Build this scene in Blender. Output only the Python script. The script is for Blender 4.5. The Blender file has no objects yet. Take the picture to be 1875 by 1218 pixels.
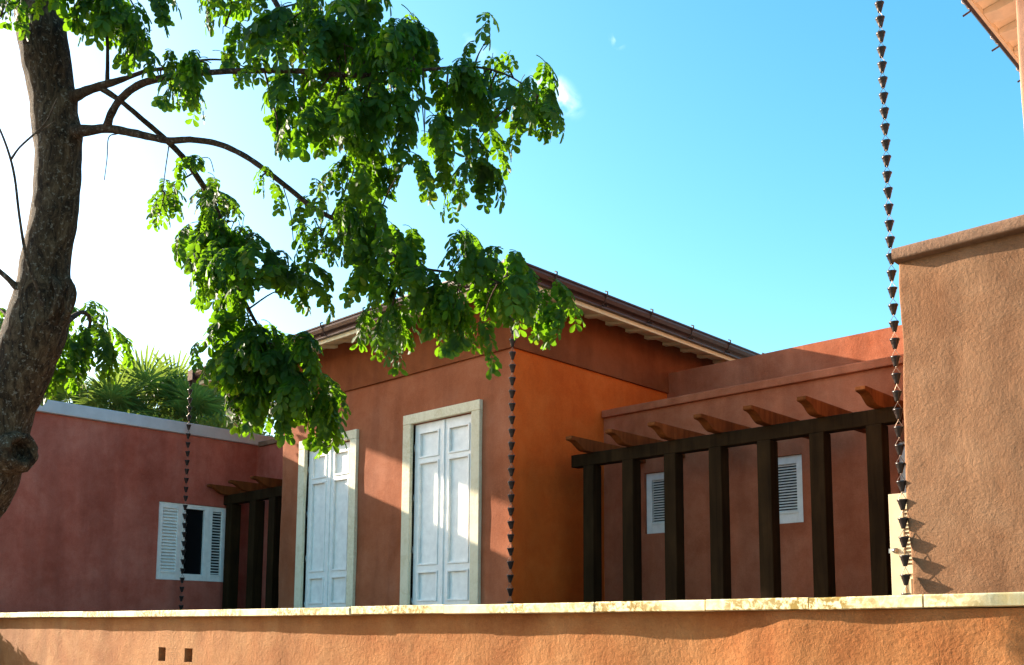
import bpy, math, random
import numpy as np
from math import sin, cos, pi, radians, sqrt, atan2, exp
from mathutils import Vector, Matrix, noise

# ------------------------------------------------------------------ camera
E = 1.65                                   # eye height above the street
FPX, YPX, CXPX, WPX, HPX = 1821.8, 933.0, 937.5, 1875.0, 1218.0
YAW, PIT, ROL = radians(44.0), radians(6.904), radians(.344)
sc = bpy.context.scene
C = sc.collection
cam = bpy.data.cameras.new('camera')
camo = bpy.data.objects.new('camera', cam)
C.objects.link(camo)
sc.camera = camo
_f = Vector((-sin(YAW)*cos(PIT), cos(YAW)*cos(PIT), sin(PIT)))
_r0 = Vector((cos(YAW), sin(YAW), 0)); _u0 = _r0.cross(_f)
_r = _r0*cos(ROL) + _u0*sin(ROL); _u = _u0*cos(ROL) - _r0*sin(ROL)
camo.matrix_world = Matrix(((_r.x, _u.x, -_f.x, 0), (_r.y, _u.y, -_f.y, 0), (_r.z, _u.z, -_f.z, E), (0, 0, 0, 1)))
cam.sensor_width = 36.0
cam.lens = 36.0*FPX/WPX
cam.shift_y = (YPX - HPX/2)/WPX
cam.clip_start = .1
cam.clip_end = 2000
EYE = Vector((0, 0, E))
def ray(x, y): return _r*((x-CXPX)/FPX) + _u*((YPX-y)/FPX) + _f
def at(x, y, d): return EYE + ray(x, y)*d                       # forward distance d
def onY(x, y, Y): r = ray(x, y); return EYE + r*(Y/r.y)         # on the plane Y
def onX(x, y, X): r = ray(x, y); return EYE + r*(X/r.x)

# ------------------------------------------------------------------ light
SUN = Vector((1.0, .27, -.366)).normalized()                    # direction the light travels
elev = math.asin(-SUN.z)
w = bpy.data.worlds.new('World'); sc.world = w; w.use_nodes = True
nt = w.node_tree; N = nt.nodes; L = nt.links; N.clear()
out = N.new('ShaderNodeOutputWorld'); bg = N.new('ShaderNodeBackground'); bg.inputs[1].default_value = .122
sky = N.new('ShaderNodeTexSky'); sky.sky_type = 'NISHITA'; sky.sun_disc = False
sky.sun_elevation = elev; sky.sun_rotation = atan2(-SUN.x, -SUN.y)
sky.altitude = 0; sky.air_density = 1.0; sky.dust_density = 1.6; sky.ozone_density = 1.6
hs = N.new('ShaderNodeHueSaturation'); hs.inputs['Saturation'].default_value = 1.38; hs.inputs['Hue'].default_value = .480
L.new(sky.outputs[0], hs.inputs['Color'])
tcw = N.new('ShaderNodeTexCoord')
def cloud_patch(px_, py_, size, scale, lo, hi, seed):           # a small cumulus wisp round a fixed direction of the sky
    d = ray(px_, py_).normalized()
    sub = N.new('ShaderNodeVectorMath'); sub.operation = 'SUBTRACT'; sub.inputs[1].default_value = d
    L.new(tcw.outputs['Generated'], sub.inputs[0])
    rx = Vector((cos(YAW), sin(YAW), 0)); uz = Vector((0, 0, 1))
    sepx = N.new('ShaderNodeVectorMath'); sepx.operation = 'DOT_PRODUCT'; sepx.inputs[1].default_value = (rx*.86 - uz*.5)/size[0]
    sepz = N.new('ShaderNodeVectorMath'); sepz.operation = 'DOT_PRODUCT'; sepz.inputs[1].default_value = (uz*.86 + rx*.5)/size[1]
    L.new(sub.outputs[0], sepx.inputs[0]); L.new(sub.outputs[0], sepz.inputs[0])
    cmb = N.new('ShaderNodeCombineXYZ'); L.new(sepx.outputs['Value'], cmb.inputs[0]); L.new(sepz.outputs['Value'], cmb.inputs[1])
    ln = N.new('ShaderNodeVectorMath'); ln.operation = 'LENGTH'; L.new(cmb.outputs[0], ln.inputs[0])
    fall = N.new('ShaderNodeMapRange'); fall.interpolation_type = 'SMOOTHSTEP'
    fall.inputs[1].default_value = .1; fall.inputs[2].default_value = 1; fall.inputs[3].default_value = 1; fall.inputs[4].default_value = 0
    L.new(ln.outputs['Value'], fall.inputs[0])
    nz = N.new('ShaderNodeTexNoise'); nz.inputs['Scale'].default_value = scale; nz.inputs['Detail'].default_value = 7; nz.inputs['Distortion'].default_value = .35
    ad = N.new('ShaderNodeVectorMath'); ad.inputs[1].default_value = (seed, 0, 0)
    L.new(tcw.outputs['Generated'], ad.inputs[0]); L.new(ad.outputs[0], nz.inputs['Vector'])
    mr = N.new('ShaderNodeMapRange'); mr.inputs[1].default_value = lo; mr.inputs[2].default_value = hi
    L.new(nz.outputs[0], mr.inputs[0])
    mu = N.new('ShaderNodeMath'); mu.operation = 'MULTIPLY'; L.new(fall.outputs[0], mu.inputs[0]); L.new(mr.outputs[0], mu.inputs[1])
    return mu.outputs[0]
c1 = cloud_patch(1018, 172, (.034, .017), 42, .42, .95, 1.3)
c2 = cloud_patch(1130, 76, (.010, .006), 90, .46, 1.9, 4.1)
c3 = cloud_patch(905, 118, (.06, .012), 36, .48, 1.5, 2.2)
mx = N.new('ShaderNodeMath'); mx.operation = 'MAXIMUM'; L.new(c1, mx.inputs[0]); L.new(c2, mx.inputs[1])
mx2 = N.new('ShaderNodeMath'); mx2.operation = 'MAXIMUM'; L.new(mx.outputs[0], mx2.inputs[0]); L.new(c3, mx2.inputs[1])
mixc = N.new('ShaderNodeMixRGB'); mixc.inputs[2].default_value = (9.5, 9.6, 9.8, 1)
L.new(mx2.outputs[0], mixc.inputs[0]); L.new(hs.outputs[0], mixc.inputs[1])
L.new(mixc.outputs[0], bg.inputs[0]); L.new(bg.outputs[0], out.inputs[0])

sl = bpy.data.lights.new('sun', 'SUN'); sl.energy = 4.9; sl.angle = radians(.5); sl.color = (1, .88, .70)
so = bpy.data.objects.new('sun', sl); C.objects.link(so); so.location = (-30, -8, 20)
so.rotation_euler = SUN.to_track_quat('-Z', 'Y').to_euler()
vs = sc.view_settings; vs.view_transform = 'Standard'; vs.look = 'None'; vs.gamma = 1; vs.exposure = 1.84
vs.use_curve_mapping = False
sc.render.engine = 'CYCLES'
sc.cycles.max_bounces = 8; sc.cycles.diffuse_bounces = 5; sc.cycles.transmission_bounces = 5

# ------------------------------------------------------------------ materials
def newmat(name):
    m = bpy.data.materials.new(name); m.use_nodes = True
    nt = m.node_tree
    b = nt.nodes['Principled BSDF']
    return m, nt, nt.nodes, nt.links, b
def tex(N, L, scale, detail=6, rough=.6, stretch=None, dist=0.0):
    tc = N.new('ShaderNodeTexCoord'); mp = N.new('ShaderNodeMapping')
    if stretch: mp.inputs['Scale'].default_value = stretch
    L.new(tc.outputs['Object'], mp.inputs[0])
    n = N.new('ShaderNodeTexNoise'); n.inputs['Scale'].default_value = scale; n.inputs['Detail'].default_value = detail
    n.inputs['Roughness'].default_value = rough; n.inputs['Distortion'].default_value = dist
    L.new(mp.outputs[0], n.inputs['Vector'])
    return n
def ramp(N, L, src, stops):
    r = N.new('ShaderNodeValToRGB'); e = r.color_ramp.elements
    while len(e) < len(stops): e.new(.5)
    for q, (p, c) in zip(e, stops):
        q.position = p; q.color = (*c, 1)
    L.new(src, r.inputs[0]); return r
def mix(N, L, mode, fac, a, b):
    m = N.new('ShaderNodeMixRGB'); m.blend_type = mode
    for i, v in ((0, fac), (1, a), (2, b)):
        if isinstance(v, (int, float)): m.inputs[i].default_value = v
        elif isinstance(v, tuple): m.inputs[i].default_value = (*v, 1)
        else: L.new(v, m.inputs[i])
    return m.outputs[0]
def bump(N, L, b, hs_, prev=None):
    last = None
    for src, st, dist in hs_:
        bp = N.new('ShaderNodeBump'); bp.inputs['Strength'].default_value = st; bp.inputs['Distance'].default_value = dist
        L.new(src, bp.inputs['Height'])
        if last: L.new(last, bp.inputs['Normal'])
        last = bp.outputs[0]
    L.new(last, b.inputs['Normal'])
def plaster(name, base, pale, deep, bump_fine=.5, mott=.8, streak=.5, seed=0.0, cracks=False):
    m, nt, N, L, b = newmat(name)
    big = tex(N, L, .9, 6, .62, dist=.4); mid = tex(N, L, 4.2, 9, .72, dist=.3); fine = tex(N, L, 70, 5, .75)
    st = tex(N, L, 3.0, 5, .6, stretch=(1, 1, .16))
    c = ramp(N, L, big.outputs[0], [(.36, deep), (.5, base), (.64, pale)]).outputs[0]
    c2 = ramp(N, L, mid.outputs[0], [(.36, deep), (.5, base), (.64, pale)]).outputs[0]
    col = mix(N, L, 'MIX', .5*mott, c, c2)
    s = ramp(N, L, st.outputs[0], [(.38, (.62, .60, .60)), (.58, (1, 1, 1))]).outputs[0]
    col = mix(N, L, 'MULTIPLY', streak, col, s)
    f = ramp(N, L, fine.outputs[0], [(.28, (.70, .67, .64)), (.72, (1.14, 1.14, 1.14))]).outputs[0]
    col = mix(N, L, 'MULTIPLY', .6, col, f)
    b.inputs['Roughness'].default_value = .93; b.inputs['Specular IOR Level'].default_value = .2
    hl = [(mid.outputs[0], .35+.4*(bump_fine > .6), .02), (fine.outputs[0], bump_fine, .004)]
    grit = tex(N, L, 34, 4, .7); hl.append((grit.outputs[0], bump_fine*.7, .006+.008*(bump_fine > .6)))
    if cracks:
        vo = N.new('ShaderNodeTexVoronoi'); vo.feature = 'DISTANCE_TO_EDGE'; vo.inputs['Scale'].default_value = 1.3
        tc = N.new('ShaderNodeTexCoord'); wn = tex(N, L, 3.5, 4, .6)
        wm = mix(N, L, 'LINEAR_LIGHT', .35, tc.outputs['Object'], wn.outputs['Color'])
        L.new(wm, vo.inputs['Vector'])
        ck = ramp(N, L, vo.outputs['Distance'], [(0.0, (0, 0, 0)), (.012, (1, 1, 1))])
        msk = tex(N, L, 1.7, 3, .5)
        mm = ramp(N, L, msk.outputs[0], [(.56, (0, 0, 0)), (.66, (1, 1, 1))]).outputs[0]
        ckm = mix(N, L, 'MIX', mm, (1, 1, 1), ck.outputs[0])
        hl.append((ckm, .4, .005))
        col = mix(N, L, 'MULTIPLY', .10, col, ckm)
    L.new(col, b.inputs['Base Color'])
    bump(N, L, b, hl)
    return m
M = {}
M['plaster'] = plaster('terracotta_plaster', (.35, .108, .046), (.40, .140, .070), (.28, .074, .026))
M['plaster_eave_shade'] = plaster('terracotta_plaster_eave_shade', (.235, .064, .019), (.27, .080, .028), (.18, .045, .012))  # redder band tone, darkened to carry the shade under the eave
M['plaster_side'] = plaster('orange_plaster', (.60, .112, .012), (.65, .145, .022), (.50, .080, .008), streak=.2)
M['plaster_pink'] = plaster('pink_plaster', (.45, .112, .072), (.52, .160, .108), (.34, .070, .040))
M['plaster_rear'] = plaster('rose_brown_plaster', (.46, .135, .062), (.53, .180, .092), (.35, .088, .034), streak=.5)
M['plaster_pale'] = plaster('pale_rose_plaster', (.36, .19, .125), (.41, .225, .15), (.30, .15, .095))
M['plaster_front'] = plaster('weathered_ochre_plaster', (.335, .135, .044), (.40, .195, .078), (.26, .082, .022), bump_fine=.8, streak=.45, cracks=True)
M['plaster_near'] = plaster('weathered_tan_plaster', (.230, .115, .058), (.270, .148, .080), (.18, .080, .036), bump_fine=.8, cracks=True)
M['plaster_coping'] = plaster('coping_plaster', (.205, .112, .066), (.245, .145, .092), (.16, .078, .044), bump_fine=.8)

def stone(name, base, dark, stain, amt):
    m, nt, N, L, b = newmat(name)
    n1 = tex(N, L, 5, 8, .7, dist=1.2); n2 = tex(N, L, 28, 6, .7, dist=.6); n3 = tex(N, L, 1.6, 4, .6)
    c = ramp(N, L, n1.outputs[0], [(.36, dark), (.52, base)]).outputs[0]
    s = ramp(N, L, n2.outputs[0], [(.45, stain), (.56, (1, 1, 1))]).outputs[0]
    k = ramp(N, L, n3.outputs[0], [(.38, (0, 0, 0)), (.55, (amt, amt, amt))]).outputs[0]
    col = mix(N, L, 'MULTIPLY', k, c, s)
    oi = N.new('ShaderNodeObjectInfo'); v = ramp(N, L, oi.outputs['Random'], [(0, (.93, .92, .90)), (1, (1, 1, 1))]).outputs[0]
    col = mix(N, L, 'MULTIPLY', 1, col, v)
    L.new(col, b.inputs['Base Color']); b.inputs['Roughness'].default_value = .8
    bump(N, L, b, [(n1.outputs[0], .3, .01), (n2.outputs[0], .4, .004)])
    return m
M['stone_cap'] = stone('coral_stone', (.84, .71, .42), (.72, .55, .25), (.34, .25, .06), 1.0)
M['stone_surround'] = stone('cream_stone', (.74, .64, .45), (.67, .56, .37), (.8, .74, .6), .5)
def paint(name, col, rough=.5, var=.06, sc_=9, bstr=.12):
    m, nt, N, L, b = newmat(name)
    n = tex(N, L, sc_, 5, .6); f = tex(N, L, 60, 3, .6, stretch=(1, 1, .12))
    lo = tuple(x*(1-2*var) for x in col); hi = tuple(min(1, x*(1+var)) for x in col)
    c = ramp(N, L, n.outputs[0], [(.3, lo), (.7, hi)]).outputs[0]
    L.new(c, b.inputs['Base Color']); b.inputs['Roughness'].default_value = rough
    bump(N, L, b, [(f.outputs[0], bstr, .002)])
    return m
M['white_paint'] = paint('white_paint', (.82, .79, .73), .45)
M['white_coping'] = paint('white_coping_paint', (.50, .46, .46), .7, .08, 3)
M['cream_paint'] = paint('cream_paint', (.66, .55, .34), .6, .05)
M['soffit'] = paint('soffit_paint', (.78, .66, .42), .7, .06)
M['soffit_light'] = paint('pale_soffit_paint', (.84, .77, .60), .7, .06)
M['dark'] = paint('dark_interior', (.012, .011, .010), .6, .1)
def wood(name, a, c):
    m, nt, N, L, b = newmat(name)
    n = tex(N, L, 9, 7, .65, stretch=(1, 1, .1), dist=.8); n2 = tex(N, L, 2.2, 4)
    col = ramp(N, L, n.outputs[0], [(.3, a), (.7, c)]).outputs[0]
    k = ramp(N, L, n2.outputs[0], [(.35, (.65, .65, .65)), (.65, (1.1, 1.1, 1.1))]).outputs[0]
    col = mix(N, L, 'MULTIPLY', .8, col, k)
    L.new(col, b.inputs['Base Color']); b.inputs['Roughness'].default_value = .9; b.inputs['Specular IOR Level'].default_value = .06
    bump(N, L, b, [(n.outputs[0], .35, .006)])
    return m
M['wood'] = wood('dark_stained_wood', (.014, .007, .0025), (.036, .019, .007))
M['wood_rafter'] = wood('red_stained_wood', (.10, .028, .007), (.21, .062, .016))
def metal(name, col, rough, met):
    m, nt, N, L, b = newmat(name)
    n = tex(N, L, 14, 5, .65); c = ramp(N, L, n.outputs[0], [(.3, tuple(x*.6 for x in col)), (.7, tuple(x*1.2 for x in col))]).outputs[0]
    L.new(c, b.inputs['Base Color']); b.inputs['Roughness'].default_value = rough; b.inputs['Metallic'].default_value = met
    bump(N, L, b, [(n.outputs[0], .1, .004)])
    return m
M['gutter'] = metal('brown_gutter_metal', (.055, .024, .017), .42, .3)
M['bronze'] = metal('aged_bronze', (.032, .022, .020), .30, .25)
M['wire'] = metal('chain_wire', (.22, .15, .11), .4, .8)
M['steel'] = metal('steel', (.5, .48, .44), .3, .9)
M['rooftile'] = paint('roof_tile', (.16, .07, .045), .8, .3, 5, .5)
M['paving'] = paint('paving', (.15, .12, .08), .9, .15, 2.5, .3)
M['street'] = paint('street', (.20, .17, .14), .9, .2, 1.2, .3)
def leafmat(name, dark, light, trans, tw, rough=.38, yellow=True):
    m, nt, N, L, b = newmat(name)
    oi = N.new('ShaderNodeObjectInfo'); geo = N.new('ShaderNodeNewGeometry')
    n = tex(N, L, 7, 3, .5)
    ad = N.new('ShaderNodeMath'); ad.operation = 'MULTIPLY_ADD'; ad.inputs[1].default_value = .55; L.new(geo.outputs['Random Per Island'], ad.inputs[0])
    m2 = N.new('ShaderNodeMath'); m2.operation = 'MULTIPLY'; m2.inputs[1].default_value = .45; L.new(oi.outputs['Random'], m2.inputs[0])
    L.new(m2.outputs[0], ad.inputs[2])
    st = [(0, dark), (.86, light)] + ([(.985, (.20, .17, .02))] if yellow else [])
    col = ramp(N, L, ad.outputs[0], st).outputs[0]
    tcol = mix(N, L, 'MIX', .35, trans, mix(N, L, 'MULTIPLY', 1, col, (5, 5, 3)))
    L.new(col, b.inputs['Base Color']); b.inputs['Roughness'].default_value = rough
    b.inputs['Specular IOR Level'].default_value = .22
    tr = N.new('ShaderNodeBsdfTranslucent'); L.new(tcol, tr.inputs[0])
    ms = N.new('ShaderNodeMixShader'); ms.inputs[0].default_value = tw
    L.new(b.outputs[0], ms.inputs[1]); L.new(tr.outputs[0], ms.inputs[2])
    L.new(ms.outputs[0], nt.nodes['Material Output'].inputs[0])
    return m
M['leaf'] = leafmat('tree_leaf', (.006, .028, .003), (.028, .085, .006), (.25, .47, .006), .42, .55)
M['palm'] = leafmat('palm_leaf', (.03, .065, .02), (.09, .14, .035), (.28, .36, .04), .34, .45, False)
M['shrub'] = leafmat('shrub_leaf', (.05, .09, .015), (.14, .17, .03), (.30, .36, .03), .35, .5)
def bark(name, a, mid_, hi):
    m, nt, N, L, b = newmat(name)
    n = tex(N, L, 22, 9, .78, stretch=(1, 1, .35), dist=1.1); n2 = tex(N, L, 48, 4, .7); n3 = tex(N, L, 2.0, 4)
    col = ramp(N, L, n.outputs[0], [(.40, a), (.52, mid_), (.64, hi)]).outputs[0]
    sp = ramp(N, L, n2.outputs[0], [(.58, (0, 0, 0)), (.64, (1, 1, 1))]).outputs[0]
    col = mix(N, L, 'MIX', mix(N, L, 'MULTIPLY', 1, sp, (.75, .75, .75)), col, (.34, .29, .22))
    L.new(col, b.inputs['Base Color']); b.inputs['Roughness'].default_value = .9; b.inputs['Specular IOR Level'].default_value = .2
    bump(N, L, b, [(n3.outputs[0], .4, .03), (n.outputs[0], 1.0, .06), (n2.outputs[0], .5, .006)])
    return m
M['bark'] = bark('tree_bark', (.020, .011, .005), (.10, .058, .028), (.22, .145, .08))
M['twig'] = bark('branch_bark', (.045, .026, .015), (.11, .066, .038), (.19, .12, .07))

# ------------------------------------------------------------------ mesh helpers
def tag(o, label=None, cat=None, group=None, kind=None):
    if label: o['label'] = label
    if cat: o['category'] = cat
    if group: o['group'] = group
    if kind: o['kind'] = kind
    return o
def empty(name, loc, label=None, cat=None, group=None):
    o = bpy.data.objects.new(name, None); C.objects.link(o); o.location = loc; o.empty_display_size = .2
    return tag(o, label, cat, group)
def link(name, me, parent=None):
    o = bpy.data.objects.new(name, me); C.objects.link(o)
    if parent:
        o.parent = parent
        p = Vector(); q = parent
        while q: p += q.location; q = q.parent
        o.location = -p                                   # meshes are in world coordinates; parents are never rotated
    return o
class MB:
    def __init__(s): s.v = []; s.f = []; s.sm = []
    def add(s, vs, fs, smooth=False):
        n = len(s.v); s.v += [tuple(v) for v in vs]; s.f += [tuple(i+n for i in f) for f in fs]; s.sm += [smooth]*len(fs)
        return s
    def box(s, x0, x1, y0, y1, z0, z1):
        return s.add([(x0,y0,z0),(x1,y0,z0),(x1,y1,z0),(x0,y1,z0),(x0,y0,z1),(x1,y0,z1),(x1,y1,z1),(x0,y1,z1)],
                     [(0,3,2,1),(4,5,6,7),(0,1,5,4),(1,2,6,5),(2,3,7,6),(3,0,4,7)])
    def prism(s, poly, axis, a, b):
        """poly: 2-D outline; extruded along axis from a to b. axis 'x': (y,z); 'y': (x,z); 'z': (x,y)"""
        n = len(poly)
        def P(p, t): return {'x': (t, p[0], p[1]), 'y': (p[0], t, p[1]), 'z': (p[0], p[1], t)}[axis]
        return s.add([P(p, a) for p in poly]+[P(p, b) for p in poly],
                     [tuple(range(n-1, -1, -1)), tuple(range(n, 2*n))]+[(i, (i+1) % n, n+(i+1) % n, n+i) for i in range(n)])
    def tube(s, pts, rad, seg=8, cap=True, bumpf=None):
        pts = [Vector(p) for p in pts]; n = len(pts)
        if not hasattr(rad, '__len__'): rad = [rad]*n
        t0 = (pts[1]-pts[0]).normalized(); a = t0.orthogonal().normalized(); vs = []
        for i, p in enumerate(pts):
            t = (pts[min(i+1, n-1)]-pts[max(i-1, 0)]).normalized()
            a = (a - t*a.dot(t)).normalized(); b = t.cross(a)
            for k in range(seg):
                d = a*cos(2*pi*k/seg)+b*sin(2*pi*k/seg)
                rr = rad[i]*(bumpf(p, d, i/(n-1)) if bumpf else 1)
                vs.append(p+d*rr)
        fs = [(i*seg+k, i*seg+(k+1) % seg, (i+1)*seg+(k+1) % seg, (i+1)*seg+k) for i in range(n-1) for k in range(seg)]
        s.add(vs, fs, True)
        if cap:
            s.add(vs[:seg], [tuple(range(seg-1, -1, -1))]); s.add(vs[-seg:], [tuple(range(seg))])
        return s
    def lathe(s, prof, seg=12, c=(0, 0, 0)):
        n = len(prof)
        vs = [(c[0]+r*cos(2*pi*k/seg), c[1]+r*sin(2*pi*k/seg), c[2]+z) for r, z in prof for k in range(seg)]
        return s.add(vs, [(i*seg+k, i*seg+(k+1) % seg, (i+1)*seg+(k+1) % seg, (i+1)*seg+k) for i in range(n-1) for k in range(seg)], True)
    def mesh(s, name, mat):
        me = bpy.data.meshes.new(name); me.from_pydata(s.v, [], s.f); me.materials.append(M[mat] if isinstance(mat, str) else mat)
        me.polygons.foreach_set('use_smooth', s.sm); me.update(); return me
    def build(s, name, mat, parent=None, bevel=0):
        o = link(name, s.mesh(name, mat), parent)
        if bevel:
            b = o.modifiers.new('bevel', 'BEVEL'); b.width = bevel; b.segments = 2; b.limit_method = 'ANGLE'
        return o
def smoothpath(pts, n=6):
    """Catmull-Rom through points (tuples of any length)"""
    P = [np.array(p, float) for p in pts]; P = [2*P[0]-P[1]]+P+[2*P[-1]-P[-2]]; o = []
    for i in range(1, len(P)-2):
        for k in range(n):
            t = k/n; a, b, c, d = P[i-1], P[i], P[i+1], P[i+2]
            o.append(.5*((2*b)+(-a+c)*t+(2*a-5*b+4*c-d)*t*t+(-a+3*b-3*c+d)*t**3))
    o.append(P[-2]); return o

def wall_skin(path, z0, z1, step=.12, rad=.03, amp=.006, fine=.0, holes=(), out=None, seed=0., depth_default=.12):
    """An upright plastered skin along a plan path (outside on the right hand), slightly uneven, corners rounded,
    with real openings. holes: (s0, s1, z0, z1, depth) in path length measured on the un-rounded path."""
    pts = [Vector((p[0], p[1])) for p in path]; S = [0.]
    for a, b in zip(pts, pts[1:]): S.append(S[-1]+(b-a).length)
    samples = set([0., S[-1]])
    q = 0.
    while q < S[-1]: samples.add(round(q, 4)); q += step
    for c in S[1:-1]:
        for t in (-1, -.6, -.3, 0, .3, .6, 1): samples.add(round(c+t*rad, 4))
    for h in holes: samples.add(h[0]); samples.add(h[1])
    ss = sorted(samples)
    keep = []
    hard = set([0., S[-1]]+[h[i] for h in holes for i in (0, 1)]+[round(c+t*rad, 4) for c in S[1:-1] for t in (-1, -.6, -.3, 0, .3, .6, 1)])
    for v in ss:
        if v in hard or all(abs(v-hh) > step*.35 for hh in hard): keep.append(v)
    ss = keep
    zs = [z0+(z1-z0)*i/max(1, round((z1-z0)/step)) for i in range(max(1, round((z1-z0)/step))+1)]
    hz = set([h[i] for h in holes for i in (2, 3)])
    zs = sorted(set([z for z in zs if all(abs(z-k) > step*.35 for k in hz) or z in (z0, z1)]) | hz)
    def base(s):
        i = max(0, min(len(S)-2, next((j for j in range(len(S)-1) if s <= S[j+1]), len(S)-2)))
        d = (pts[i+1]-pts[i]).normalized(); p = pts[i]+d*(s-S[i]); n = Vector((d.y, -d.x))
        for j in range(1, len(S)-1):                      # rounded corner
            if abs(s-S[j]) < rad:
                d0 = (pts[j]-pts[j-1]).normalized(); d1 = (pts[j+1]-pts[j]).normalized()
                t = (s-(S[j]-rad))/(2*rad)
                A = pts[j]-d0*rad; B = pts[j]+d1*rad
                p = A*(1-t)**2+pts[j]*2*t*(1-t)+B*t*t
                n = (Vector((d0.y, -d0.x))*(1-t)+Vector((d1.y, -d1.x))*t).normalized()
        return p, n
    mb = MB(); cols = [base(s) for s in ss]; V = []
    for (p, n), s in zip(cols, ss):
        for z in zs:
            q = Vector((p.x*.9+seed, p.y*.9, z*.9))
            d = amp*noise.noise(q)*1.4+amp*.5*noise.noise(q*3.1)
            if fine: d += fine*noise.noise(q*9)
            if out: d += out(p.x, z)
            V.append((p.x+n.x*d, p.y+n.y*d, z))
    nz = len(zs); F = []
    def inhole(s, z):
        for h in holes:
            if h[0] < s < h[1] and h[2] < z < h[3]: return True
        return False
    for i in range(len(ss)-1):
        for k in range(nz-1):
            if inhole((ss[i]+ss[i+1])/2, (zs[k]+zs[k+1])/2): continue
            a = i*nz+k; F.append((a, a+nz, a+nz+1, a+1))
    mb.add(V, F, True)
    for h in holes:
        i0, i1 = ss.index(h[0]), ss.index(h[1]); k0, k1 = zs.index(h[2]), zs.index(h[3]); dp = h[4]
        loop = [(i, k0) for i in range(i0, i1)]+[(i1, k) for k in range(k0, k1)]+[(i, k1) for i in range(i1, i0, -1)]+[(i0, k) for k in range(k1, k0, -1)]
        vo = [V[i*nz+k] for i, k in loop]
        vi = [(x-cols[i][1].x*dp, y-cols[i][1].y*dp, z) for (i, k), (x, y, z) in zip(loop, vo)]
        m = len(loop)
        mb.add(vo+vi, [(j, (j+1) % m, m+(j+1) % m, m+j) for j in range(m)])
        p0, n0 = cols[i0]; p1, n1 = cols[i1]
        mb.add([(p0.x-n0.x*dp, p0.y-n0.y*dp, h[2]), (p1.x-n1.x*dp, p1.y-n1.y*dp, h[2]), (p1.x-n1.x*dp, p1.y-n1.y*dp, h[3]), (p0.x-n0.x*dp, p0.y-n0.y*dp, h[3])], [(0, 1, 2, 3)])
    return mb

# ------------------------------------------------------------------ setting
FL = E-.05                                                 # terrace floor
g = MB(); g.add([(-900,-900,0),(900,-900,0),(900,900,0),(-900,900,0)], [(0,1,2,3)])
tag(g.build('ground', 'street'), kind='structure')
g = MB(); g.box(-30, 12, 4.64, 30, .004, FL)
tag(g.build('terrace', 'paving'), kind='structure')

# ------------------------------------------------------------------ front garden wall
FY = 4.35
fw = empty('garden_wall', (-4, FY, 0), 'weathered ochre plaster garden wall topped with stained coral stone slabs', 'garden wall')
_bk = [(-40, 0), (-3.6, 0), (-3.3, -.006), (-2.95, -.02), (-2.72, -.008), (-2.52, .030), (-2.32, .062), (-2.1, .054), (-1.9, .048), (-1.6, .062), (-1.25, .070), (20, .075)]
def bulge(x, z):
    for (a, va), (b, vb) in zip(_bk, _bk[1:]):
        if x <= b:
            t = (x-a)/(b-a); t = t*t*(3-2*t); v = va+(vb-va)*t; break
    return v*(1-.35*max(0, (E-.3-z)))+.006*noise.noise(Vector((x*2.3, z*2, 5)))
hol = []
for x0, x1, y0, y1 in ((291, 303, 1185, 1211), (338, 351, 1187, 1213)):
    a = onY(x0, y0, FY); b = onY(x1, y1, FY); hol.append((a.x+17, b.x+17, b.z, a.z, .11))
wall_skin([(-17, FY), (5, FY)], 0, E+.10, step=.055, amp=.008, fine=.003, holes=hol, out=bulge).build('wall', 'plaster_front', fw)
MB().box(-17, 5, FY+.13, FY+.26, .002, E+.098).build('wall_back', 'plaster_front', fw)
# a low patched strip round the weep holes
random.seed(4)
joints = [-17.0]; 
known = [onY(x, 1115, 4.25).x for x in (31, 152, 440, 640, 812, 1087, 1290, 1480, 1690)]
x = -17.0
while x+1.15 < known[0]: x += random.uniform(.85, 1.15); joints.append(x)
joints += known; x = known[-1]
while x < 4.6: x += random.uniform(.6, .9); joints.append(x)
def top(x): return E+.155+.012*max(0, min(1, (-9-x)/4))+.01*max(0, min(1, (x+2.2)/1))
for a, b in zip(joints, joints[1:]):
    m = MB(); n = max(3, int((b-a)/.12)); z0, z1, zz0, zz1 = top(a)-.056, top(b)-.056, top(a), top(b)
    dy = random.uniform(-.006, .006); dz = random.uniform(-.003, .003)
    ring = []
    for i in range(n+1):
        t = i/n; xx = a+.004+(b-a-.008)*t; zb = z0+(z1-z0)*t+dz; zt = zz0+(zz1-zz0)*t+dz
        j = lambda s: .004*noise.noise(Vector((xx*5, s, 2)))
        ch = .006+.010*max(0, noise.noise(Vector((xx*6, 9, 1))))
        yf = 4.25+dy
        ring.append([(xx, yf+j(1), zb+.004), (xx, yf+j(2), zt-ch), (xx, yf+ch+j(2), zt+j(3)*.5), (xx, 4.66, zt), (xx, 4.66, zb), (xx, yf+.008, zb)])
    vs = [p for r_ in ring for p in r_]; k = 6
    fs = [(i*k+q, i*k+(q+1) % k, (i+1)*k+(q+1) % k, (i+1)*k+q) for i in range(n) for q in range(k)]
    fs = [tuple(reversed(f)) for f in fs]
    m.add(vs, fs); m.add(ring[0], [tuple(range(k))]); m.add(ring[-1], [tuple(range(k-1, -1, -1))])
    m.build('coping_slab', 'stone_cap', fw)

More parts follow.
